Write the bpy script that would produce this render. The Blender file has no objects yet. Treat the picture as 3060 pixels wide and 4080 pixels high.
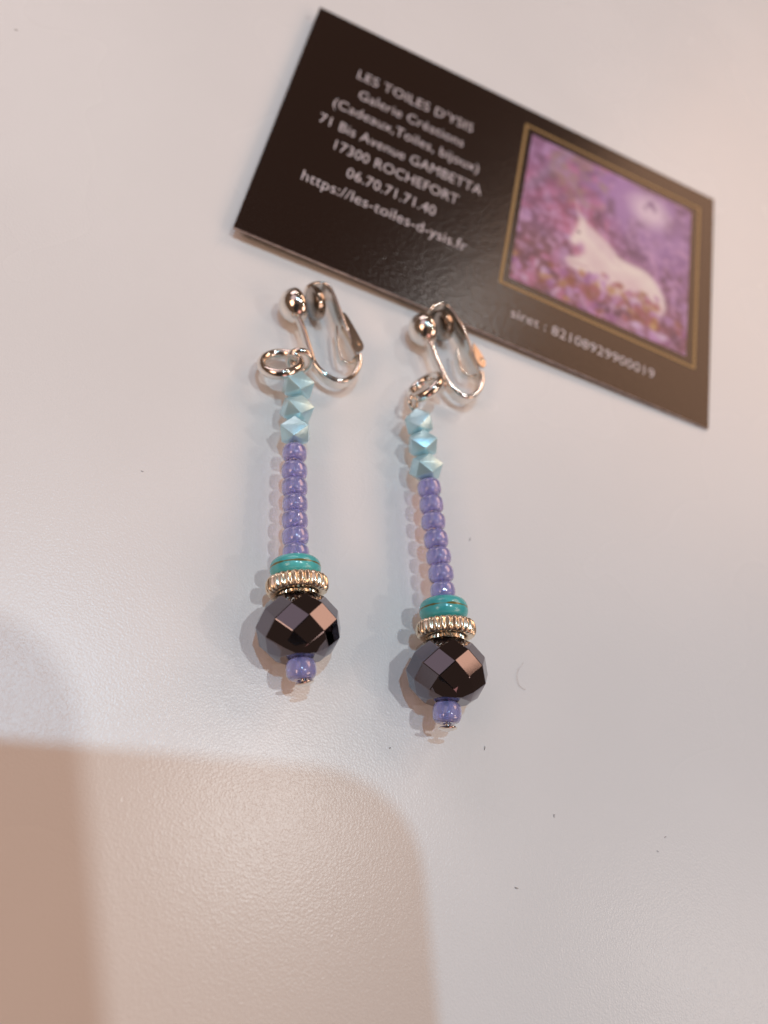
import bpy, bmesh, math, random
from mathutils import Vector, Matrix
import numpy as np

MM = 0.001
scene = bpy.context.scene
col = scene.collection

# ------------------------------------------------------------------ camera
CAM_H = 91.4                      # mm above the table
PITCH, ROLL = math.radians(60.0), math.radians(42.0)
FPX = 3060.0                      # focal length in photo pixels (3060 wide)
PW, PH = 3060.0, 4080.0
_fw = np.array([0, math.cos(PITCH), -math.sin(PITCH)])
_up0 = np.array([0, math.sin(PITCH), math.cos(PITCH)])
_rt0 = np.array([1.0, 0, 0])
_rt = _rt0 * math.cos(ROLL) + _up0 * math.sin(ROLL)
_up = _up0 * math.cos(ROLL) - _rt0 * math.sin(ROLL)
_C = np.array([0, 0, CAM_H])

cd = bpy.data.cameras.new('camera')
cam = bpy.data.objects.new('camera', cd)
col.objects.link(cam)
scene.camera = cam
cd.sensor_fit = 'HORIZONTAL'
cd.sensor_width = 36.0
cd.lens = 36.0 * FPX / PW
cd.clip_start = 0.004
cd.clip_end = 20.0
M = Matrix.Identity(4)
for i in range(3):
    M[i][0] = _rt[i]; M[i][1] = _up[i]; M[i][2] = -_fw[i]; M[i][3] = _C[i] * MM
cam.matrix_world = M
cd.dof.use_dof = True
cd.dof.focus_distance = 0.0935
cd.dof.aperture_fstop = 17.0
cd.dof.aperture_blades = 0

# ------------------------------------------------------------------ world, lamps, exposure
world = bpy.data.worlds.new('World')
scene.world = world
world.use_nodes = True
bg = world.node_tree.nodes['Background']
bg.inputs[0].default_value = (0.105, 0.064, 0.045, 1)
bg.inputs[1].default_value = 1.0

scene.view_settings.view_transform = 'Standard'
scene.view_settings.look = 'None'
scene.view_settings.exposure = 0.15
scene.view_settings.gamma = 1.0
try:
    scene.view_settings.use_curve_mapping = False
except Exception:
    pass
scene.cycles.use_denoising = True
scene.cycles.max_bounces = 10
scene.cycles.transmission_bounces = 8
scene.cycles.sample_clamp_indirect = 6.0
scene.cycles.caustics_reflective = True
scene.cycles.blur_glossy = 0.3


def lamp(name, l, z, out, size, shape='DISK', size_y=None, aim=(0.0, 0.045, 0.0)):
    """l: horizontal offset over height; out: light it gives back off a white table."""
    pos = Vector((l[0] * z, l[1] * z, z))
    d = Vector(aim) - pos
    ld = bpy.data.lights.new(name, 'AREA')
    ld.shape = shape
    ld.size = size
    if size_y:
        ld.size_y = size_y
    m = max(out)
    ld.color = tuple(c / m for c in out)
    cosT = -d.normalized().z
    ld.energy = m * math.pi ** 2 * d.length_squared / (0.74 * cosT)
    o = bpy.data.objects.new(name, ld)
    o.location = pos
    o.rotation_euler = d.to_track_quat('-Z', 'Y').to_euler()
    col.objects.link(o)
    return o


lamp('ceiling_spot', (-0.19, 0.06), 1.6, (0.062, 0.113, 0.152), 0.030)
lamp('ceiling_spot', (0.147, 0.162), 1.6, (0.112, 0.121, 0.124), 0.046)
lamp('ceiling_spot', (0.80, 0.40), 1.5, (0.030, 0.026, 0.023), 0.035)
lamp('ceiling_spot', (-0.10, 0.97), 1.5, (0.017, 0.0165, 0.016), 0.10)
lamp('ceiling_spot', (-0.76, 0.78), 1.5, (0.007, 0.0065, 0.006), 0.06)
lamp('ambient_panel', (0.30, 1.42), 1.05, (0.080, 0.046, 0.029), 0.95, 'RECTANGLE', 0.70)
lamp('ambient_panel', (-1.75, 0.95), 0.9, (0.030, 0.024, 0.024), 0.9, 'RECTANGLE', 0.6)  # no known lamp here: dim mauve light added to vary the bead facets
lamp('ambient_panel', (2.3, -1.6), 0.8, (0.008, 0.0035, 0.003), 0.7, 'RECTANGLE', 0.7)  # added dim red light, only for reflections in the crystal facets
lamp('ambient_panel', (-0.75, -0.12), 1.6, (0.030, 0.024, 0.026), 1.2, 'RECTANGLE', 1.0)  # added unseen light, lifts the middle crystal facets out of black
lamp('ambient_panel', (1.55, 0.15), 1.1, (0.064, 0.043, 0.033), 0.9, 'RECTANGLE', 0.7)  # invented warm source on the right, tops up the ambient light
lamp('ambient_panel', (-0.55, -0.90), 1.5, (0.118, 0.073, 0.049), 1.1, 'RECTANGLE', 0.8)  # large unseen warm fill, added for the ambient level in the shadows

# ------------------------------------------------------------------ pixel helpers
K = 3060.0 / 1659.0


def ray(px, py):
    return _fw + _rt * ((px - PW / 2) / FPX) - _up * ((py - PH / 2) / FPX)


def src(px, py, z=0.0):
    """photo pixel -> point in mm at height z above the table"""
    d = ray(px, py)
    return Vector(_C + d * ((z - CAM_H) / d[2]))


def P(x, y, z=0.0):
    """same, pixel in the 1659-wide view"""
    return src(x * K, y * K, z)


# ------------------------------------------------------------------ materials
def mat(name, base=(0.8, 0.8, 0.8), rough=0.5, metal=0.0, **kw):
    m = bpy.data.materials.new(name)
    m.use_nodes = True
    b = m.node_tree.nodes['Principled BSDF']
    b.inputs['Base Color'].default_value = (*base, 1)
    b.inputs['Roughness'].default_value = rough
    b.inputs['Metallic'].default_value = metal
    for k, v in kw.items():
        b.inputs[k.replace('_', ' ')].default_value = v
    return m


def nodes(m):
    nt = m.node_tree
    return nt, nt.nodes, nt.links, nt.nodes['Principled BSDF']


def add_noise_bump(m, scale, dist, strength=1.0, detail=2.0, coord='Object', rough=0.5):
    nt, N, L, b = nodes(m)
    tc = N.new('ShaderNodeTexCoord')
    nz = N.new('ShaderNodeTexNoise')
    nz.inputs['Scale'].default_value = scale
    nz.inputs['Detail'].default_value = detail
    nz.inputs['Roughness'].default_value = rough
    L.new(tc.outputs[coord], nz.inputs['Vector'])
    bp = N.new('ShaderNodeBump')
    bp.inputs['Strength'].default_value = strength
    bp.inputs['Distance'].default_value = dist
    L.new(nz.outputs['Fac'], bp.inputs['Height'])
    L.new(bp.outputs['Normal'], b.inputs['Normal'])
    return nz, bp


def ramp_color(m, scale, stops, detail=3.0, coord='Object'):
    nt, N, L, b = nodes(m)
    tc = N.new('ShaderNodeTexCoord')
    nz = N.new('ShaderNodeTexNoise')
    nz.inputs['Scale'].default_value = scale
    nz.inputs['Detail'].default_value = detail
    L.new(tc.outputs[coord], nz.inputs['Vector'])
    cr = N.new('ShaderNodeValToRGB')
    e = cr.color_ramp.elements
    while len(e) < len(stops):
        e.new(0.5)
    for el, (p, c) in zip(e, stops):
        el.position = p
        el.color = (*c, 1)
    L.new(nz.outputs['Fac'], cr.inputs['Fac'])
    L.new(cr.outputs['Color'], b.inputs['Base Color'])
    return cr


M_table = mat('white_laminate', (0.74, 0.735, 0.73), 0.27, 0.0, Specular_IOR_Level=0.33)
ramp_color(M_table, 30, [(0.3, (0.725, 0.72, 0.715)), (0.7, (0.755, 0.75, 0.745))])
nt, N, L, b = nodes(M_table)
tc = N.new('ShaderNodeTexCoord')
n1 = N.new('ShaderNodeTexNoise'); n1.inputs['Scale'].default_value = 3800; n1.inputs['Detail'].default_value = 2.5
n2 = N.new('ShaderNodeTexVoronoi'); n2.feature = 'SMOOTH_F1'; n2.inputs['Scale'].default_value = 4600
L.new(tc.outputs['Object'], n1.inputs['Vector'])
L.new(tc.outputs['Object'], n2.inputs['Vector'])
ad = N.new('ShaderNodeMath'); ad.operation = 'ADD'
L.new(n1.outputs['Fac'], ad.inputs[0]); L.new(n2.outputs['Distance'], ad.inputs[1])
bp = N.new('ShaderNodeBump'); bp.inputs['Strength'].default_value = 1.0; bp.inputs['Distance'].default_value = 0.000016
L.new(ad.outputs[0], bp.inputs['Height']); L.new(bp.outputs['Normal'], b.inputs['Normal'])

rz = N.new('ShaderNodeTexNoise'); rz.inputs['Scale'].default_value = 30; rz.inputs['Detail'].default_value = 2
L.new(tc.outputs['Object'], rz.inputs['Vector'])
rm = N.new('ShaderNodeMapRange'); rm.inputs['From Min'].default_value = 0.15; rm.inputs['From Max'].default_value = 0.85
rm.inputs['To Min'].default_value = 0.22; rm.inputs['To Max'].default_value = 0.32
L.new(rz.outputs['Fac'], rm.inputs['Value']); L.new(rm.outputs['Result'], b.inputs['Roughness'])

M_card = mat('dark_brown_print', (0.019, 0.0100, 0.0072), 0.20, 0.0, Specular_IOR_Level=0.34)
add_noise_bump(M_card, 1500, 0.000042, 1.0, 3.0)
M_edge = mat('paper_core', (0.34, 0.29, 0.28), 0.8)
ramp_color(M_edge, 900, [(0.35, (0.32, 0.27, 0.26)), (0.65, (0.56, 0.49, 0.47))])
M_text = mat('pale_print', (0.66, 0.60, 0.62), 0.5)
M_gold = mat('ochre_print', (0.30, 0.185, 0.065), 0.42)
M_pic = mat('picture_print', (0.3, 0.2, 0.3), 0.40)
nt, N, L, b = nodes(M_pic)
va = N.new('ShaderNodeVertexColor'); va.layer_name = 'paint'
L.new(va.outputs['Color'], b.inputs['Base Color'])

M_silver = mat('silver_plate', (0.84, 0.79, 0.73), 0.11, 1.0)
add_noise_bump(M_silver, 700, 0.00002, 0.5)
M_antique = mat('antique_silver', (0.86, 0.74, 0.57), 0.24, 1.0)
add_noise_bump(M_antique, 900, 0.00001, 0.4)
M_pad = mat('dull_nickel', (0.40, 0.35, 0.31), 0.18, 1.0)
M_dark = mat('oxidised_metal', (0.030, 0.026, 0.022), 0.35, 0.8)
M_blue = mat('pastel_blue_coat', (0.52, 0.79, 0.87), 0.30, 0.55, Coat_Weight=0.7, Coat_Roughness=0.22)
nt, N, L, b = nodes(M_blue)
add_noise_bump(M_blue, 2600, 0.00004, 0.7, 3.0)
M_seed = mat('lavender_lustre_glass', (0.49, 0.58, 0.98), 0.10, 0.0,
             Transmission_Weight=0.62, IOR=1.5, Coat_Weight=1.0, Coat_Roughness=0.02, Coat_IOR=1.7)
b = nodes(M_seed)[3]
b.inputs['Coat Tint'].default_value = (1.0, 0.90, 0.95, 1)
add_noise_bump(M_seed, 500, 0.00002, 0.4, 1.0)
M_turq = mat('turquoise_stone', (0.035, 0.33, 0.33), 0.22, 0.0, Coat_Weight=0.5, Coat_Roughness=0.08)
M_crystal = mat('black_hematite_crystal', (0.170, 0.162, 0.190), 0.045, 1.0)
add_noise_bump(M_crystal, 400, 0.00002, 0.25, 1.0)
M_dust = mat('dust_grey', (0.44, 0.41, 0.40), 0.9)
M_fibre = mat('hair_grey', (0.62, 0.58, 0.56), 0.8)
M_phone = mat('phone_black', (0.02, 0.02, 0.022), 0.3)
M_glass = mat('lens_glass', (0.01, 0.01, 0.012), 0.05)

# turquoise: brown vein round the girdle, mottled blue
nt, N, L, b = nodes(M_turq)
tc = N.new('ShaderNodeTexCoord')
sx = N.new('ShaderNodeSeparateXYZ'); L.new(tc.outputs['Object'], sx.inputs[0])
nz = N.new('ShaderNodeTexNoise'); nz.inputs['Scale'].default_value = 380; nz.inputs['Detail'].default_value = 3
L.new(tc.outputs['Object'], nz.inputs['Vector'])
ab = N.new('ShaderNodeMath'); ab.operation = 'ABSOLUTE'; L.new(sx.outputs['Z'], ab.inputs[0])
sc1 = N.new('ShaderNodeMath'); sc1.operation = 'MULTIPLY_ADD'
L.new(ab.outputs[0], sc1.inputs[0]); sc1.inputs[1].default_value = -1900.0; sc1.inputs[2].default_value = 0.50
ad2 = N.new('ShaderNodeMath'); ad2.operation = 'ADD'
L.new(sc1.outputs[0], ad2.inputs[0]); L.new(nz.outputs['Fac'], ad2.inputs[1])
cr = N.new('ShaderNodeValToRGB')
cr.color_ramp.elements[0].position = 0.78; cr.color_ramp.elements[0].color = (0, 0, 0, 1)
cr.color_ramp.elements[1].position = 0.92; cr.color_ramp.elements[1].color = (1, 1, 1, 1)
L.new(ad2.outputs[0], cr.inputs['Fac'])
nz2 = N.new('ShaderNodeTexNoise'); nz2.inputs['Scale'].default_value = 500; nz2.inputs['Detail'].default_value = 4
L.new(tc.outputs['Object'], nz2.inputs['Vector'])
cr2 = N.new('ShaderNodeValToRGB')
cr2.color_ramp.elements[0].position = 0.3; cr2.color_ramp.elements[0].color = (0.050, 0.37, 0.39, 1)
cr2.color_ramp.elements[1].position = 0.7; cr2.color_ramp.elements[1].color = (0.11, 0.55, 0.54, 1)
L.new(nz2.outputs['Fac'], cr2.inputs['Fac'])
mx = N.new('ShaderNodeMixRGB')
L.new(cr.outputs['Color'], mx.inputs['Fac']); L.new(cr2.outputs['Color'], mx.inputs['Color1'])
mx.inputs['Color2'].default_value = (0.16, 0.13, 0.03, 1)
L.new(mx.outputs['Color'], b.inputs['Base Color'])

# ------------------------------------------------------------------ mesh helpers
WM = {}


def make_mesh(name, verts, faces, mats, smooth=40, mat_idx=None):
    """verts in mm"""
    me = bpy.data.meshes.new(name)
    me.from_pydata([tuple(c * MM for c in v) for v in verts], [], faces)
    for m in (mats if isinstance(mats, (list, tuple)) else [mats]):
        me.materials.append(m)
    if mat_idx is not None:
        me.polygons.foreach_set('material_index', mat_idx)
    bm = bmesh.new(); bm.from_mesh(me)
    bmesh.ops.recalc_face_normals(bm, faces=bm.faces)
    bm.to_mesh(me); bm.free()
    if smooth:
        me.polygons.foreach_set('use_smooth', [True] * len(me.polygons))
        me.set_sharp_from_angle(angle=math.radians(smooth))
    me.update()
    return me


def put(name, me, parent=None, mw=None):
    """mw: world matrix in mm units (translation in mm)"""
    o = bpy.data.objects.new(name, me)
    col.objects.link(o)
    m = (mw or Matrix.Identity(4)).copy()
    m.translation = m.translation * MM
    if parent is not None:
        o.parent = parent
        o.matrix_basis = WM[parent.name].inverted() @ m
    else:
        o.matrix_basis = m
    WM[o.name] = m
    return o


def empty(name, loc, label, cat, group=None):
    m = Matrix.Translation(loc)
    o = put(name, None, None, m)
    o.empty_display_size = 0.003
    o['label'] = label
    o['category'] = cat
    if group:
        o['group'] = group
    return o


def T(v):
    return Matrix.Translation(Vector(v))


def frame(origin, zaxis, roll=0.0, xhint=Vector((0, 0, 1))):
    z = Vector(zaxis).normalized()
    x = Vector(xhint) - z * z.dot(Vector(xhint))
    x.normalize()
    y = z.cross(x)
    m = Matrix(((x.x, y.x, z.x, 0), (x.y, y.y, z.y, 0), (x.z, y.z, z.z, 0), (0, 0, 0, 1)))
    return T(origin) @ m @ Matrix.Rotation(roll, 4, 'Z')


def lathe(profile, n, close=True, scallop=None):
    """profile: closed loop of (r,z); returns verts, faces"""
    v, f = [], []
    k = len(profile)
    for i in range(n):
        a = 2 * math.pi * i / n
        for j, (r, z) in enumerate(profile):
            rr = r + (scallop(i, j) if scallop else 0.0)
            v.append((rr * math.cos(a), rr * math.sin(a), z))
    for i in range(n):
        for j in range(k if close else k - 1):
            a0, a1 = i * k + j, i * k + (j + 1) % k
            b0, b1 = ((i + 1) % n) * k + j, ((i + 1) % n) * k + (j + 1) % k
            f.append((a0, a1, b1, b0))
    return v, f


def torus(R, r, n=40, k=14, flat=1.0):
    prof = [(R + r * math.cos(2 * math.pi * j / k), flat * r * math.sin(2 * math.pi * j / k)) for j in range(k)]
    return lathe(prof, n)


def catmull(pts, sub=6):
    pts = [Vector(p) for p in pts]
    q = [2 * pts[0] - pts[1]] + pts + [2 * pts[-1] - pts[-2]]
    out = []
    for i in range(1, len(q) - 2):
        p0, p1, p2, p3 = q[i - 1:i + 3]
        for s in range(sub):
            t = s / sub
            out.append(0.5 * ((2 * p1) + (p2 - p0) * t + (2 * p0 - 5 * p1 + 4 * p2 - p3) * t * t
                              + (3 * p1 - p0 - 3 * p2 + p3) * t ** 3))
    out.append(pts[-1])
    return out


def ribbon(path, zlo, zhi, th, bev=0.08):
    """flat strip standing on edge: path of points in plan, from zlo to zhi (callables of t), thickness th"""
    n = len(path)
    v, f = [], []
    for i, p in enumerate(path):
        t = i / (n - 1)
        a = path[max(i - 1, 0)]; b_ = path[min(i + 1, n - 1)]
        d = Vector((b_.x - a.x, b_.y - a.y, 0)).normalized()
        s = Vector((-d.y, d.x, 0)) * th / 2
        lo, hi = zlo(t), zhi(t)
        prof = []
        for k2 in range(7):
            a2 = math.pi * k2 / 6
            prof.append((math.cos(a2), hi - th / 2 + th / 2 * math.sin(a2)))
        for k2 in range(7):
            a2 = math.pi + math.pi * k2 / 6
            prof.append((math.cos(a2), lo + th / 2 + th / 2 * math.sin(a2)))
        for w, z in prof:
            v.append((p.x + s.x * w, p.y + s.y * w, z))
    k = 14
    for i in range(n - 1):
        for j in range(k):
            f.append((i * k + j, i * k + (j + 1) % k, (i + 1) * k + (j + 1) % k, (i + 1) * k + j))
    f.append(tuple(range(k))[::-1])
    f.append(tuple(range((n - 1) * k, n * k)))
    return v, f


def tube(path, r, k=10):
    v, f = [], []
    n = len(path)
    ref = Vector((0.3, 0.2, 0.9))
    for i, p in enumerate(path):
        d = (path[min(i + 1, n - 1)] - path[max(i - 1, 0)]).normalized()
        x = (ref - d * d.dot(ref)).normalized(); y = d.cross(x)
        for j in range(k):
            a = 2 * math.pi * j / k
            q = p + x * r * math.cos(a) + y * r * math.sin(a)
            v.append(tuple(q))
    for i in range(n - 1):
        for j in range(k):
            f.append((i * k + j, i * k + (j + 1) % k, (i + 1) * k + (j + 1) % k, (i + 1) * k + j))
    f.append(tuple(range(k))[::-1]); f.append(tuple(range((n - 1) * k, n * k)))
    return v, f


def hull(points):
    bm = bmesh.new()
    for p in points:
        bm.verts.new(p)
    r = bmesh.ops.convex_hull(bm, input=bm.verts)
    bmesh.ops.dissolve_limit(bm, angle_limit=math.radians(1.5), verts=bm.verts, edges=bm.edges)
    bm.verts.ensure_lookup_table()
    v = [tuple(x.co) for x in bm.verts]
    f = [tuple(x.index for x in fc.verts) for fc in bm.faces]
    bm.free()
    return v, f


def bevel_mesh(v, f, w, seg=1):
    bm = bmesh.new()
    vs = [bm.verts.new(p) for p in v]
    for q in f:
        bm.faces.new([vs[i] for i in q])
    bmesh.ops.bevel(bm, geom=bm.edges[:], offset=w, segments=seg, profile=0.5, affect='EDGES', clamp_overlap=True)
    bm.verts.index_update()
    v2 = [tuple(x.co) for x in bm.verts]
    f2 = [tuple(x.index for x in fc.verts) for fc in bm.faces]
    bm.free()
    return v2, f2


# ------------------------------------------------------------------ tabletop
S_ = 420
me = make_mesh('tabletop', [(x, y, z) for z in (0, -18) for x, y in ((-S_, -S_ + 60), (S_, -S_ + 60), (S_, S_ + 60), (-S_, S_ + 60))],
               [(0, 1, 2, 3), (7, 6, 5, 4), (0, 4, 5, 1), (1, 5, 6, 2), (2, 6, 7, 3), (3, 7, 4, 0)], M_table, 0)
table = put('tabletop', me)
table['kind'] = 'structure'

# ------------------------------------------------------------------ business card
CW, CH, CT = 85.2, 55.7, 0.48
CA = math.radians(26.3)
CO = Vector((-44.35, 70.40, 0))
LIFT = 1.55


def card_z(u, v):
    s, t = u / CW, v / CH
    return 0.05 + LIFT * (1 - s * (1 - t)) + CT + 0.25 * math.sin(math.pi * s) * (1 - t)


def card(u, v, dz=0.0):
    return (CO.x + u * math.cos(CA) - v * math.sin(CA), CO.y + u * math.sin(CA) + v * math.cos(CA), card_z(u, v) + dz)


root_card = empty('business_card', Vector(card(CW / 2, CH / 2, -LIFT * 0.75 - CT)),
                  'dark brown business card printed with pale address lines and a purple unicorn picture', 'business card')
nu, nv = 40, 26
v, f, mi = [], [], []
for layer in (0.0, -CT):
    for j in range(nv + 1):
        for i in range(nu + 1):
            v.append(card(CW * i / nu, CH * j / nv, layer))
o2 = (nu + 1) * (nv + 1)
for j in range(nv):
    for i in range(nu):
        a = j * (nu + 1) + i
        f.append((a, a + 1, a + nu + 2, a + nu + 1)); mi.append(0)
        f.append((o2 + a, o2 + a + nu + 1, o2 + a + nu + 2, o2 + a + 1)); mi.append(0)
rim = ([i for i in range(nu + 1)] + [j * (nu + 1) + nu for j in range(1, nv + 1)]
       + [nv * (nu + 1) + i for i in range(nu - 1, -1, -1)] + [j * (nu + 1) for j in range(nv - 1, 0, -1)])
for q in range(len(rim)):
    a, b_ = rim[q], rim[(q + 1) % len(rim)]
    f.append((a, o2 + a, o2 + b_, b_)); mi.append(1)
me = make_mesh('card_stock', v, f, [M_card, M_edge], 30, mi)
put('card_stock', me, root_card)


def text_line(body, u0, u1, vc, cap):
    """flat printed line between u0 and u1 (mm on the card), centred on vc, capitals cap mm high"""
    cu = bpy.data.curves.new('printed_line', 'FONT')
    cu.body = body
    cu.size = 1.0
    cu.offset = -0.008
    cu.resolution_u = 3
    cu.space_character = 1.02
    tmp = bpy.data.objects.new('tmp_text', cu)
    col.objects.link(tmp)
    dg = bpy.context.evaluated_depsgraph_get()
    me = bpy.data.meshes.new_from_object(tmp.evaluated_get(dg))
    bpy.data.objects.remove(tmp); bpy.data.curves.remove(cu)
    xs = [w.co.x for w in me.vertices]
    x0, x1 = min(xs), max(xs)
    sx_ = (u1 - u0) / (x1 - x0)
    sy_ = cap / 0.72
    for w in me.vertices:
        w.co = Vector(card(u0 + (w.co.x - x0) * sx_, vc + (w.co.y - 0.30) * sy_, 0.03)) * MM
    me.materials.clear(); me.materials.append(M_text)
    me.name = 'printed_line'
    return put('printed_line', me, root_card)


text_line("LES TOILES D'YSIS", 10.1, 32.4, 43.3, 2.35)
text_line("Galerie Créations", 11.3, 31.3, 38.6, 2.35)
text_line("(Cadeaux,Toiles, bijoux)", 7.7, 35.0, 34.1, 2.35)
text_line("71 Bis Avenue GAMBETTA", 6.4, 36.3, 29.2, 2.35)
text_line("17300 ROCHEFORT", 10.1, 32.5, 24.7, 2.35)
text_line("06.70.71.71.40", 13.3, 29.1, 20.0, 2.35)
text_line("https://les-toiles-d-ysis.fr", 6.8, 35.6, 15.4, 2.35)
text_line("siret : 82108929900019", 45.4, 73.5, 6.15, 2.0)


def strip_uv(name, u0, v0, u1, v1, m, dz, n=24):
    vv, ff = [], []
    for j in range(n + 1):
        for i in range(n + 1):
            vv.append(card(u0 + (u1 - u0) * i / n, v0 + (v1 - v0) * j / n, dz))
    for j in range(n):
        for i in range(n):
            a = j * (n + 1) + i
            ff.append((a, a + 1, a + n + 2, a + n + 1))
    return make_mesh(name, vv, ff, m, 60)


FU0, FV0, FU1, FV1 = 42.3, 11.2, 82.0, 51.4
lw = 0.55
for (a0, b0, a1, b1) in ((FU0, FV0, FU1, FV0 + lw), (FU0, FV1 - lw, FU1, FV1), (FU0, FV0 + lw, FU0 + lw, FV1 - lw), (FU1 - lw, FV0 + lw, FU1, FV1 - lw)):
    put('gold_border', strip_uv('gold_border', a0, b0, a1, b1, M_gold, 0.025), root_card)

# --- the small painted picture: purple flowery glade with a pale unicorn lying down
PU0, PV0, PU1, PV1 = 44.0, 13.2, 79.9, 49.4
G = 150
rng = np.random.default_rng(7)


def vnoise(n, seed):
    r = np.random.default_rng(seed).random((n + 2, n + 2))
    x = np.linspace(0, n, G + 1)
    i = np.clip(x.astype(int), 0, n); fr = x - i; fr = fr * fr * (3 - 2 * fr)
    a = r[np.ix_(i, i)]; b1 = r[np.ix_(i, i + 1)]; c1 = r[np.ix_(i + 1, i)]; d1 = r[np.ix_(i + 1, i + 1)]
    fx, fy = fr[None, :], fr[:, None]
    return (a * (1 - fx) + b1 * fx) * (1 - fy) + (c1 * (1 - fx) + d1 * fx) * fy


def lin(c):
    c = np.array(c) / 255.0
    return np.where(c <= 0.04045, c / 12.92, ((c + 0.055) / 1.055) ** 2.4)


X, Y = np.meshgrid(np.linspace(0, 1, G + 1), np.linspace(0, 1, G + 1))   # X right, Y up, in the picture
img = np.zeros((G + 1, G + 1, 3)) + np.array([128, 88, 118.])


def mixin(mask, c):
    global img
    m = np.clip(mask, 0, 1)[..., None]
    img = img * (1 - m) + np.array(c, float) * m


def blob(cx, cy, rx, ry, ang=0.0, soft=0.35):
    ca, sa = math.cos(ang), math.sin(ang)
    dx, dy = X - cx, Y - cy
    d = np.sqrt(((dx * ca + dy * sa) / rx) ** 2 + ((-dx * sa + dy * ca) / ry) ** 2)
    return np.clip((1 + soft - d) / (2 * soft), 0, 1)


def capsule(p, q, r0, r1, soft=0.02):
    p, q = np.array(p), np.array(q)
    dx, dy = X - p[0], Y - p[1]
    e = q - p; L2 = e @ e
    t = np.clip((dx * e[0] + dy * e[1]) / L2, 0, 1)
    d = np.sqrt((dx - t * e[0]) ** 2 + (dy - t * e[1]) ** 2) - (r0 + (r1 - r0) * t)
    return np.clip(0.5 - d / (2 * soft), 0, 1)


mixin(blob(0.75, 0.78, 0.42, 0.36, -0.3, 0.5), (150, 112, 168))
mixin(blob(0.50, 0.86, 0.16, 0.22, -0.4, 0.5), (160, 118, 178))
mixin(blob(0.12, 0.80, 0.22, 0.3, 0, 0.6) * 0.8, (150, 106, 152))
mixin(blob(0.27, 0.60, 0.24, 0.16, -0.4, 0.6) * 0.9, (170, 96, 132))
mixin(blob(0.35, 0.45, 0.10, 0.16, 0, 0.6) * 0.7, (182, 104, 140))
mixin(blob(0.20, 0.12, 0.5, 0.18, -0.1, 0.6) * 0.8, (122, 76, 80))
mixin(blob(0.62, 0.10, 0.5, 0.12, 0.0, 0.6) * 0.7, (140, 84, 100))
mixin((vnoise(14, 1) - 0.5) * 1.6, (92, 60, 88))
mixin((vnoise(22, 2) - 0.5) * 1.9, (184, 146, 192))
mixin((vnoise(34, 12) - 0.58) * 1.8 * (Y < 0.7), (200, 158, 196))
mixin((vnoise(18, 13) - 0.55) * 1.6 * (X < 0.5), (196, 120, 160))
mixin((vnoise(45, 3) - 0.62) * 1.6 * (Y < 0.55), (196, 150, 196))
mixin(capsule((0.02, 0.62), (0.22, 0.98), 0.012, 0.03, 0.03) * 0.7, (160, 140, 172))
mixin(capsule((0.03, 0.52), (0.42, 0.80), 0.006, 0.012, 0.03) * 0.6, (98, 58, 90))
for i in range(46):        # golden leaves hanging at the top
    cx = 0.14 + 0.34 * rng.random(); cy = 0.66 + 0.32 * rng.random()
    mixin(blob(cx, cy, 0.018, 0.03, rng.random() * 3, 0.6) * 0.32, (156, 132, 116))
mixin(blob(0.735, 0.84, 0.19, 0.17, 0, 0.9) * 0.6, (190, 158, 200))
mixin(blob(0.735, 0.85, 0.11, 0.10, 0, 0.5) * 0.95, (224, 204, 222))   # pale moon
for i in range(8):
    mixin(blob(0.70 + 0.09 * rng.random(), 0.82 + 0.09 * rng.random(), 0.014, 0.018, 0, 0.7) * 0.5, (140, 110, 150))
for i in range(26):        # light petals over the glade
    cx, cy = 0.50 + 0.48 * rng.random(), 0.30 + 0.38 * rng.random()
    mixin(blob(cx, cy, 0.022, 0.016, rng.random() * 3, 0.6) * 0.55, (186, 146, 194))
for i in range(40):
    mixin(blob(0.8 + 0.2 * rng.random(), 0.15 + 0.4 * rng.random(), 0.02, 0.015, rng.random() * 3, 0.7) * 0.6,
          (172, 132, 186) if i % 3 else (110, 74, 104))
W_ = (236, 224, 220)
OUT = [(.335, .59), (.355, .585), (.375, .555), (.44, .525), (.52, .475), (.565, .43), (.63, .42), (.70, .425), (.76, .41), (.815, .365), (.855, .30),
       (.87, .235), (.845, .18), (.79, .165), (.74, .185), (.70, .20), (.62, .195), (.56, .17), (.49, .165), (.45, .20), (.41, .235),
       (.36, .225), (.30, .235), (.275, .26), (.29, .29), (.34, .315), (.375, .36), (.37, .405), (.35, .415), (.33, .385), (.30, .375), (.285, .41),
       (.308, .47), (.318, .54)]
inside = np.zeros_like(X, bool)
for (xa, ya), (xb, yb) in zip(OUT, OUT[1:] + OUT[:1]):
    cross = ((ya > Y) != (yb > Y)) & (X < (xb - xa) * (Y - ya) / (yb - ya + 1e-12) + xa)
    inside ^= cross
body = inside.astype(float)
for _ in range(7):
    body = (body + np.roll(body, 1, 0) + np.roll(body, -1, 0) + np.roll(body, 1, 1) + np.roll(body, -1, 1)) / 5
glow = body.copy()
for _ in range(40):
    glow = (glow + np.roll(glow, 2, 0) + np.roll(glow, -2, 0) + np.roll(glow, 2, 1) + np.roll(glow, -2, 1)) / 5
mixin(glow * 0.45, (206, 150, 176))
mixin(body * (0.90 + 0.14 * vnoise(26, 5)), W_)
mixin(body * np.clip((0.26 - Y) * 5, 0, 0.5), (206, 164, 184))                                     # shaded belly
mixin(body * blob(0.47, 0.30, 0.05, 0.10, 0.5, 0.6) * 0.35, (204, 172, 186))                        # shoulder
mixin(body * blob(0.66, 0.27, 0.09, 0.06, -0.2, 0.6) * 0.40, (208, 170, 188))                       # flank
for q in range(9):                                                                                   # mane
    t = q / 8
    mixin(capsule((0.375 + 0.15 * t, 0.55 - 0.10 * t), (0.385 + 0.16 * t, 0.475 - 0.10 * t), 0.004, 0.003, 0.012) * 0.45, (196, 160, 186))
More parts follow.
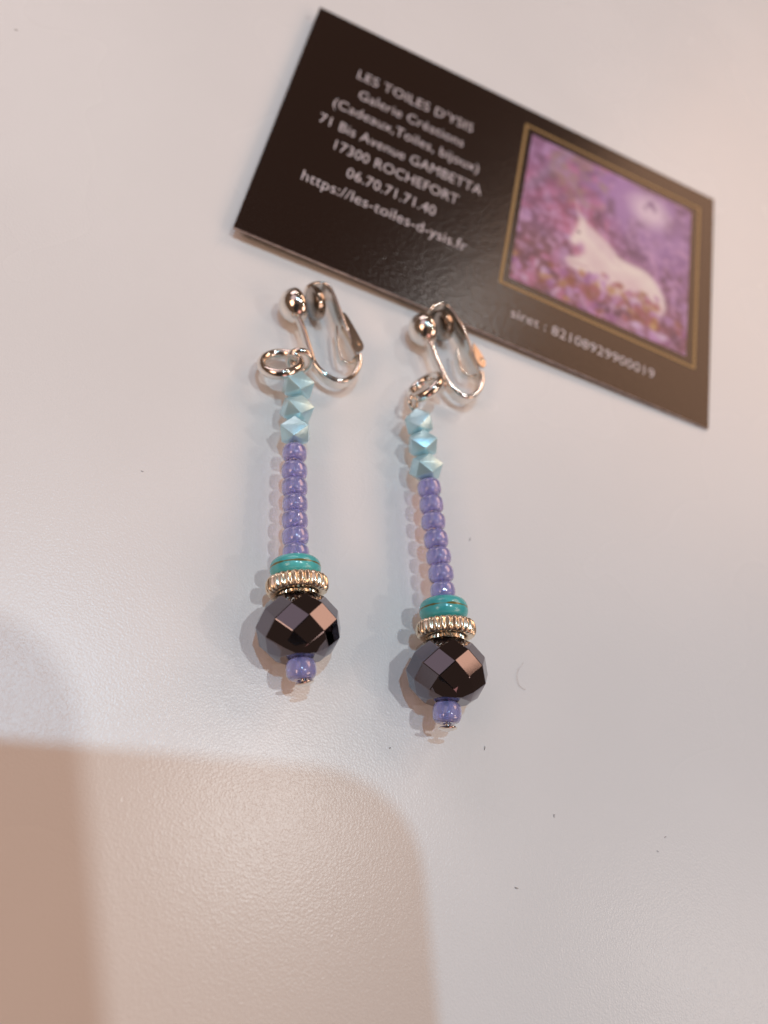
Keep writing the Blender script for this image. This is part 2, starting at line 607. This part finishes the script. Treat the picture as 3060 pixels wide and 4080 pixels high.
mixin(blob(0.332, 0.475, 0.010, 0.008, 0, 0.5) * 0.8, (92, 60, 84))                                 # eye
mixin(capsule((0.30, 0.262), (0.40, 0.275), 0.003, 0.003, 0.010) * 0.6, (176, 130, 150))            # folded foreleg
mixin(capsule((0.70, 0.235), (0.80, 0.225), 0.004, 0.003, 0.012) * 0.6, (182, 138, 158))            # folded hind leg
for q in range(26):                                                                                  # blossoms against the flank
    cx, cy = 0.44 + 0.38 * rng.random(), 0.17 + 0.11 * rng.random()
    mixin(blob(cx, cy, 0.012 + 0.012 * rng.random(), 0.010 + 0.010 * rng.random(), rng.random() * 3, 0.7) * 0.7,
          [(178, 120, 168), (160, 92, 104), (196, 150, 196), (150, 104, 76)][q % 4])
mixin(capsule((0.33, 0.575), (0.295, 0.68), 0.007, 0.002, 0.012) * 0.7, W_)     # horn
for i in range(80):        # flowers in front
    cx, cy = rng.random(), 0.19 * rng.random() ** 0.8
    if i > 45:
        cx, cy = 0.36 + 0.46 * rng.random(), 0.10 + 0.13 * rng.random()
    c = [(188, 140, 196), (150, 96, 150), (142, 84, 66), (204, 176, 206), (164, 96, 104), (176, 132, 88)][rng.integers(6)]
    mixin(blob(cx, cy, 0.014 + 0.018 * rng.random(), 0.012 + 0.014 * rng.random(), rng.random() * 3, 0.6) * 0.75, c)
mixin(blob(0.70, 0.055, 0.035, 0.022, 0.4, 0.6), (206, 178, 214))
mixin(blob(0.86, 0.05, 0.03, 0.02, 0.3, 0.6), (206, 180, 210))
mixin(blob(0.80, 0.09, 0.02, 0.02, 0, 0.6), (196, 160, 110))
vv, ff = [], []
for j in range(G + 1):
    for i in range(G + 1):
        vv.append(card(PU0 + (PU1 - PU0) * i / G, PV0 + (PV1 - PV0) * j / G, 0.022))
for j in range(G):
    for i in range(G):
        a = j * (G + 1) + i
        ff.append((a, a + 1, a + G + 2, a + G + 1))
me = make_mesh('picture', vv, ff, M_pic, 60)
ca_ = me.color_attributes.new('paint', 'FLOAT_COLOR', 'POINT')
cols = np.ones((len(vv), 4)); cols[:, :3] = (lin(img) * 0.88).reshape(-1, 3)
ca_.data.foreach_set('color', cols.ravel())
put('picture', me, root_card)

# ------------------------------------------------------------------ bead meshes (axis = local z)
SEED_R, SEED_H = 1.66, 1.14


def seed_mesh():
    prof = []
    for j in range(17):
        a = -math.pi / 2 + math.pi * j / 16
        ca2, sa2 = math.cos(a), math.sin(a)
        r = 0.55 + (SEED_R - 0.55) * (abs(ca2) ** 0.62)
        z = SEED_H * (1 if sa2 > 0 else -1) * abs(sa2) ** 0.75
        prof.append((r, z))
    prof += [(0.42, SEED_H * 0.8), (0.42, -SEED_H * 0.8)]
    v, f = lathe(prof, 32)
    return make_mesh('seed_bead', v, f, M_seed, 80)


ME_seed = seed_mesh()


def blue_mesh():
    r1, r2, h2, h3 = 2.58, 1.76, 1.46, 1.72
    pts = [(r1 * math.cos(math.pi / 4 + i * math.pi / 2), r1 * math.sin(math.pi / 4 + i * math.pi / 2), 0.0) for i in range(4)]
    for s in (1, -1):
        pts += [(r2 * math.cos(i * math.pi / 2), r2 * math.sin(i * math.pi / 2), s * h2) for i in range(4)]
        pts += [(0.8 * math.cos(i * math.pi / 4), 0.8 * math.sin(i * math.pi / 4), s * h3) for i in range(8)]
    v, f = hull(pts)
    v, f = bevel_mesh(v, f, 0.06, 2)
    return make_mesh('blue_bead', v, f, M_blue, 25)


ME_blue = blue_mesh()


def turq_mesh():
    R, h = 3.12, 1.05
    prof = []
    for j in range(21):
        a = -math.pi / 2 + math.pi * j / 20
        r = 1.5 + (R - 1.5) * abs(math.cos(a)) ** 0.75
        z = h * (1 if a > 0 else -1) * abs(math.sin(a)) ** 0.85
        prof.append((r, z))
    prof += [(0.5, h), (0.5, -h)]
    v, f = lathe(prof, 56)
    return make_mesh('turquoise_bead', v, f, M_turq, 60)


ME_turq = turq_mesh()


def spacer_mesh():
    """fluted tyre with a recessed dark hub"""
    R, h, nfl = 3.80, 1.00, 27
    prof = []
    for j in range(13):
        a = -math.pi / 2 + math.pi * j / 12
        prof.append((R - 0.95 + 0.95 * abs(math.cos(a)) ** 0.55, h * (1 if a > 0 else -1) * abs(math.sin(a)) ** 0.8))
    prof += [(2.55, h * 0.9), (2.40, 0.0), (2.55, -h * 0.9)]
    n = nfl * 12

    def sc(i, j):
        if j >= 13:
            return 0.0
        ph = (i % 12) / 12.0
        g = abs(math.cos(math.pi * ph)) ** 1.6     # rounded ribs, sharp grooves
        jit = 0.85 + 0.3 * ((i // 12 * 7919) % 10) / 10.0
        return (g - 1.0) * 0.30 * jit * (0.55 + 0.45 * math.sin(math.pi * j / 12))
    v, f = lathe(prof, n, True, sc)
    return make_mesh('spacer_ring', v, f, M_antique, 50)


ME_spacer = spacer_mesh()
v, f = lathe([(0.5, 0.55), (2.5, 0.55), (2.5, -0.55), (0.5, -0.55)], 40)
ME_hub = make_mesh('hub', v, f, M_dark, 40)


def cap_mesh():
    """small toothed collar seen between the spacer and the crystal"""
    nt_ = 26
    prof = [(2.0, -0.75), (2.35, -0.3), (2.30, 0.15), (1.0, 0.15), (1.0, -0.75)]
    v, f = lathe(prof, nt_ * 4, True, lambda i, j: (-0.22 if (i % 4) in (2, 3) else 0.0) if j in (0, 1) else 0.0)
    return make_mesh('toothed_collar', v, f, M_antique, 30)


ME_cap = cap_mesh()


def crystal_mesh():
    n = 8
    rB, zA = 5.12, 1.66
    rA = rB * math.cos(math.pi / n)
    k = (rB - rA * math.cos(math.pi / n)) / zA
    zD = 3.02; rD = rB - k * zD
    zF = 3.72
    kk = (rA - rD * math.cos(math.pi / n)) / (zD - zA)
    rF = rA - kk * (zF - zA)
    pts = [(rB * math.cos((i + .5) * 2 * math.pi / n), rB * math.sin((i + .5) * 2 * math.pi / n), 0) for i in range(n)]
    for s in (1, -1):
        pts += [(rA * math.cos(i * 2 * math.pi / n), rA * math.sin(i * 2 * math.pi / n), s * zA) for i in range(n)]
        pts += [(rD * math.cos((i + .5) * 2 * math.pi / n), rD * math.sin((i + .5) * 2 * math.pi / n), s * zD) for i in range(n)]
        pts += [(rF * math.cos(i * 2 * math.pi / n), rF * math.sin(i * 2 * math.pi / n), s * zF) for i in range(n)]
    v, f = hull(pts)
    v, f = bevel_mesh(v, f, 0.06, 1)
    return make_mesh('crystal_bead', v, f, M_crystal, 12)


ME_crystal = crystal_mesh()
v, f = lathe([(0.0001, 0.30), (0.7, 0.27), (1.08, 0.13), (1.15, 0.0), (1.02, -0.14), (0.0001, -0.2)], 28, False)
ME_pinhead = make_mesh('pin_head', v, f, M_silver, 60)


def ring_from_view(name, c, R, r, imgdir, ratio, parent, m, tilt=1, flat=1.0):
    """torus whose outline has its long axis along imgdir (image right, image down) and short/long = ratio"""
    vd = Vector(-(np.array(c) - _C)); vd.normalize()          # towards the viewer
    ax = Vector(_rt * imgdir[0] - _up * imgdir[1]); ax = (ax - vd * vd.dot(ax)).normalized()
    pr = vd.cross(ax)
    bvec = (pr * ratio + vd * math.sqrt(1 - ratio * ratio) * tilt).normalized()
    nrm = ax.cross(bvec).normalized()
    mw = Matrix(((ax.x, bvec.x, nrm.x, c[0]), (ax.y, bvec.y, nrm.y, c[1]), (ax.z, bvec.z, nrm.z, c[2]), (0, 0, 0, 1)))
    v, f = torus(R, r, 48, 14, flat)
    return put(name, make_mesh(name, v, f, m, 60), parent, mw)


# ------------------------------------------------------------------ earrings
def earring(label, blues, seeds, turq, ringp, crystal, tail, pin, zs, clipf, D):
    base = P(*crystal, 0)
    root = empty('earring', base, label, 'earring', 'pair of clip-on drop earrings')
    seq = blues + seeds + [turq, ringp, crystal, tail, pin]
    # heights run linearly along the strand
    flat = [P(x, y, 4.0) for x, y in seq]
    s = [0.0]
    for a, b_ in zip(flat, flat[1:]):
        s.append(s[-1] + (b_ - a).length)
    ic = len(seq) - 3
    z0, z1 = zs
    pts = [P(x, y, z0 + (z1 - z0) * si / s[ic]) for (x, y), si in zip(seq, s)]
    tan = []
    for i in range(len(pts)):
        a = pts[max(i - 1, 0)]; b_ = pts[min(i + 1, len(pts) - 1)]
        tan.append((b_ - a).normalized())
    rnd = random.Random(D['seed'])
    k = 0
    for i in range(3):
        view = Vector(_C) - pts[k]
        put('blue_bead', ME_blue, root, frame(pts[k], tan[k], D['blue_rot'][i], view))
        k += 1
    for i in range(len(seeds)):
        d = (tan[k] + Vector((rnd.uniform(-.07, .07), rnd.uniform(-.07, .07), rnd.uniform(-.07, .07)))).normalized()
        mw = frame(pts[k], d, rnd.random() * 6) @ Matrix.Diagonal((rnd.uniform(.97, 1.03), rnd.uniform(.97, 1.03), rnd.uniform(.96, 1.06), 1))
        put('seed_bead', ME_seed, root, mw)
        k += 1
    put('turquoise_bead', ME_turq, root, frame(pts[k], D.get('turq_axis', tan[k]), D['turq_rot']) @ Matrix.Diagonal((1, 1, D['turq_h'], 1)))
    k += 1
    sp = put('spacer_ring', ME_spacer, root, frame(pts[k], tan[k], 0.3))
    put('hub', ME_hub, sp, frame(pts[k], tan[k], 0))
    put('toothed_collar', ME_cap, sp, frame(pts[k] + tan[k] * 1.15, -tan[k], 0))
    k += 1
    view = Vector(_C) - pts[k]
    put('crystal_bead', ME_crystal, root, frame(pts[k], tan[k], D['cry_rot'], view))
    k += 1
    put('seed_bead', ME_seed, root, frame(pts[k], (tan[k - 1] + tan[k]), 1.0) @ Matrix.Diagonal((1.06, 1.06, 1.12, 1)))
    k += 1
    put('pin_head', ME_pinhead, root, frame(pts[k], tan[k], 0))
    # head pin wire through the whole strand, with a turned loop at the top
    wire = catmull([pts[0] - tan[0] * 1.9] + pts, 4)
    put('head_pin', make_mesh('head_pin', *tube(wire, 0.33, 10), M_silver, 60), root)
    top = pts[0] - tan[0] * 1.9
    # clip finding
    cf = clipf
    ball, pad = cf['ball'], cf['pad']
    BZ = 2.62
    bc = src(*ball, BZ); pc = src(*pad, BZ)
    ax = (pc - bc); ax.z = 0; ax.normalize()
    # dome: rounded front, flat back
    prof = []
    for j in range(19):
        a = math.pi / 2 * j / 18
        prof.append((2.62 * math.sin(a) + 1e-4, -2.5 * math.cos(a)))
    for j in range(1, 7):
        a = math.pi / 2 * j / 6
        prof.append((2.62 - 0.5 * (1 - math.cos(a)), 0.65 * math.sin(a)))
    prof.append((1e-4, 0.65))
    v, f = lathe(prof, 40, False)
    clip = put('clip_finding', make_mesh('clip_finding', *ribbon(catmull([src(x, y, 3.5) for x, y in cf['arm']], 6),
               lambda t: 1.75 - 0.55 * min(1, max(0, (t - 0.35) * 3)), lambda t: 3.45 + 0.15 * min(1, max(0, (t - 0.35) * 3)), 0.80, 0.16), M_silver, 35), root)
    put('ball', make_mesh('ball', v, f, M_silver, 50), clip, frame(bc, ax))
    v, f = lathe([(1e-4, -0.75), (2.1, -0.75), (2.42, -0.5), (2.45, 0.25), (2.3, 0.55), (1.3, 0.7), (1e-4, 0.75)], 36, False)
    put('pad', make_mesh('pad', v, f, M_pad, 40), clip, frame(pc, ax))
    pad_path = catmull([src(x, y, 4.3) for x, y in cf['paddle']], 6)
    put('paddle', make_mesh('paddle', *ribbon(pad_path, lambda t: 1.2 - 0.3 * math.sin(math.pi * t), lambda t: 3.9 + 0.4 * math.sin(math.pi * min(1, t * 1.4)), 0.42, 0.1), M_silver, 35), clip)
    # ear of the hinge with its rivet
    ear = [src(x, y, 4.25) for x, y in cf['ear']]
    yc = sum(p.y for p in ear) / len(ear)
    ear = [Vector((p.x, p.y, p.z - 0.13 * (p.y - yc))) for p in ear]
    ear = catmull(ear + [ear[0]], 4)[:-1]
    n = len(ear)
    v = [tuple(p) for p in ear] + [(p.x, p.y, p.z - 0.35) for p in ear]
    f = [tuple(range(n)), tuple(range(2 * n - 1, n - 1, -1))] + [(i, (i + 1) % n, n + (i + 1) % n, n + i) for i in range(n)]
    eo = make_mesh('hinge_ear', v, f, M_pad, 35)
    put('hinge_ear', eo, clip)
    rv = src(*cf['rivet'], 4.25)
    v, f = lathe([(1e-4, 0.10), (0.16, 0.10), (0.26, 0.04), (0.40, 0.03), (0.46, 0.12), (0.50, 0.0), (0.5, -0.9), (1e-4, -0.9)], 24, False)
    put('rivet', make_mesh('rivet', v, f, M_antique, 40), clip, T(rv))
    sp_path = catmull([src(x, y, 2.6) for x, y in cf['spring']], 6)
    put('spring', make_mesh('spring', *ribbon(sp_path, lambda t: 1.6, lambda t: 2.9, 0.28, 0.07), M_silver, 35), clip)
    e = cf['eye']
    ring_from_view('eye_loop', src(*e['c'], e['z']), e['R'], 0.43, e['dir'], e['ratio'], clip, M_silver, e.get('tilt', 1))
    j = cf['jump']
    ring_from_view('jump_ring', src(*j['c'], j['z']), j['R'], j['r'], j['dir'], j['ratio'], root, M_silver, j.get('tilt', 1), j.get('flat', 1.0))
    w = cf['loop']
    ring_from_view('wire_loop', src(*w['c'], w['z']), w['R'], 0.33, w['dir'], w['ratio'], root, M_silver, w.get('tilt', 1))
    return root


def cropL(pts):
    return [(1080 + x / 4.366, 1080 + y / 4.366) for x, y in pts]


def cropR(pts):
    return [(1540 + x / 3.16, 1160 + y / 3.16) for x, y in pts]


clipL = dict(
    ball=cropL([(440, 610)])[0], pad=cropL([(770, 560)])[0],
    arm=cropL([(500, 800), (560, 930), (640, 1180), (700, 1370), (760, 1550), (870, 1700), (1000, 1810), (1150, 1880), (1290, 1890), (1420, 1820), (1510, 1700), (1555, 1560), (1540, 1440)]),
    paddle=cropL([(1500, 1420), (1420, 1200), (1300, 900), (1190, 620), (1100, 390), (1040, 260), (960, 180), (850, 155), (730, 180), (640, 235)]),
    ear=cropL([(1260, 690), (1340, 760), (1560, 1170), (1610, 1300), (1580, 1390), (1490, 1410), (1400, 1290), (1380, 1100)]),
    rivet=cropL([(1510, 1280)])[0],
    spring=cropL([(1140, 960), (1155, 1250), (1185, 1450), (1240, 1560), (1350, 1600), (1450, 1560)]),
    eye=dict(c=cropL([(500, 1560)])[0], z=2.9, R=1.62, dir=(1, 0.1), ratio=0.85),
    jump=dict(c=(1119, 1450), z=3.3, R=2.62, r=0.66, dir=(1, -0.02), ratio=0.52, tilt=-1, flat=1.2),
    loop=dict(c=(1172, 1432), z=3.2, R=0.95, dir=(1, 0.6), ratio=0.7, tilt=1),
)
clipR = dict(
    ball=cropR([(480, 490)])[0], pad=cropR([(700, 430)])[0],
    arm=cropR([(545, 590), (600, 720), (660, 870), (720, 1000), (780, 1115), (860, 1215), (950, 1290), (1040, 1320), (1120, 1295), (1185, 1220), (1215, 1110), (1205, 1010)]),
    paddle=cropR([(1200, 1000), (1110, 800), (1050, 640), (980, 470), (900, 330), (850, 240), (790, 160), (720, 130), (640, 140), (570, 205)]),
    ear=cropR([(1100, 640), (1150, 700), (1220, 820), (1250, 900), (1225, 965), (1165, 930), (1120, 850), (1100, 740)]),
    rivet=cropR([(1198, 872)])[0],
    spring=cropR([(890, 740), (905, 880), (950, 1010), (1040, 1070), (1110, 1060)]),
    eye=dict(c=cropR([(640, 1150)])[0], z=3.0, R=1.25, dir=(0.4, 1), ratio=0.75),
    jump=dict(c=cropR([(490, 1215)])[0], z=3.6, R=2.40, r=0.66, dir=(-0.84, 0.55), ratio=0.38, tilt=1, flat=1.2),
    loop=dict(c=(1645, 1605), z=3.0, R=0.95, dir=(0.2, 1), ratio=0.45, tilt=-1),
)
R_ = math.radians
earring('clip-on drop earring standing clear of the card, its jump ring lying open to one side',
        [(643.6, 836), (641, 886.5), (638, 934)],
        [(636.5, 980), (636, 1018), (636.5, 1054), (637.5, 1090), (637, 1125), (638, 1160), (639, 1196)],
        (638, 1229), (642, 1266), (645.5, 1357), (650.4, 1446), (657.5, 1476), (3.1, 5.0), clipL,
        dict(seed=3, blue_rot=[R_(-14), R_(-20), R_(6)], turq_rot=0.4, turq_h=1.2, cry_rot=R_(8)))
earring('clip-on drop earring with its clip reaching over the card edge and a slightly bent strand',
        [(905.5, 914), (913, 961), (920, 1012)],
        [(927.2, 1055), (932, 1091), (936, 1128), (942, 1166.5), (947.5, 1203), (952.5, 1240), (956.6, 1277)],
        (958.3, 1319), (963.2, 1361), (965.6, 1452), (965.6, 1540), (967.5, 1573), (3.1, 5.0), clipR,
        dict(seed=8, blue_rot=[R_(4), R_(-12), R_(-28)], turq_rot=2.2, turq_h=1.38, cry_rot=R_(11)))

# ------------------------------------------------------------------ dust specks and a stray hair on the table
rnd = random.Random(5)
for (x, y, s, ang) in ((307, 1018, 0.20, 0.3), (35, 65, 0.32, 0.9), (842, 1616, 0.24, 1.2), (1047, 1616, 0.30, 2.0), (1197, 1762, 0.30, 2.2),
                       (1115, 1918, 0.34, 0.4), (1437, 1808, 0.22, 1.0), (1015, 1165, 0.34, 1.8), (1421, 1839, 0.2, 0.2), (665, 38, 0.4, 0.5)):
    n = 7
    v = [(s * math.cos(6.283 * i / n) * rnd.uniform(.6, 1.1), 0.38 * s * math.sin(6.283 * i / n) * rnd.uniform(.6, 1.2), 0.01) for i in range(n)]
    v += [(p[0] * .5, p[1] * .5, 0.10 * rnd.uniform(.7, 1.2)) for p in v[:n]]
    f = [tuple(range(n))[::-1], tuple(range(n, 2 * n))] + [(i, (i + 1) % n, n + (i + 1) % n, n + i) for i in range(n)]
    o = put('dust_speck', make_mesh('dust_speck', v, f, M_dust, 0), None, T(P(x, y, 0)) @ Matrix.Rotation(ang, 4, 'Z'))
    o['label'] = 'tiny dark speck of dust lying on the white tabletop'
    o['category'] = 'dust speck'
    o['group'] = 'specks of dust on the tabletop'
hp = catmull([P(1131, 1431, 0.12), P(1119, 1450, 0.2), P(1118, 1468, 0.2), P(1124, 1483, 0.12), P(1136, 1490, 0.1)], 8)
o = put('hair_fibre', make_mesh('hair_fibre', *tube([p - hp[0] for p in hp], 0.020, 6), M_fibre, 60), None, T(hp[0]))
o['label'] = 'fine curved hair lying on the tabletop beside the black faceted bead'
o['category'] = 'hair'

# ------------------------------------------------------------------ the phone taking the picture (its shadow falls on the table)
BACK = 6.0                     # its back stands this far behind the lens
pw0, pw1, ph0, ph1, pt, pr_ = -47.0, 28.0, -130.0, 31.0, 8.0, 11.5
outline = []
for cx, cy, a0 in ((pw1 - pr_, ph1 - pr_, 0), (pw0 + pr_, ph1 - pr_, 90), (pw0 + pr_, ph0 + pr_, 180), (pw1 - pr_, ph0 + pr_, 270)):
    for i in range(9):
        a = math.radians(a0 + 90 * i / 8)
        outline.append((cx + pr_ * math.cos(a), cy + pr_ * math.sin(a)))
n = len(outline)
v = [(x, y, BACK) for x, y in outline] + [(x, y, BACK + pt) for x, y in outline]
f = [tuple(range(n))[::-1], tuple(range(n, 2 * n))] + [(i, (i + 1) % n, n + (i + 1) % n, n + i) for i in range(n)]
pm = M.copy(); pm.translation = Vector(_C)
root_phone = empty('phone', Vector(_C) + Vector(_fw) * -BACK, 'black phone held above the table, its shadow falling beside the earrings', 'phone')
put('phone_body', make_mesh('phone_body', v, f, M_phone, 30), root_phone, pm)
v, f = lathe([(3.2, BACK), (4.2, BACK), (4.2, BACK - 1.5), (3.2, BACK - 1.5)], 32)
put('lens_ring', make_mesh('lens_ring', v, f, M_glass, 30), root_phone, pm)
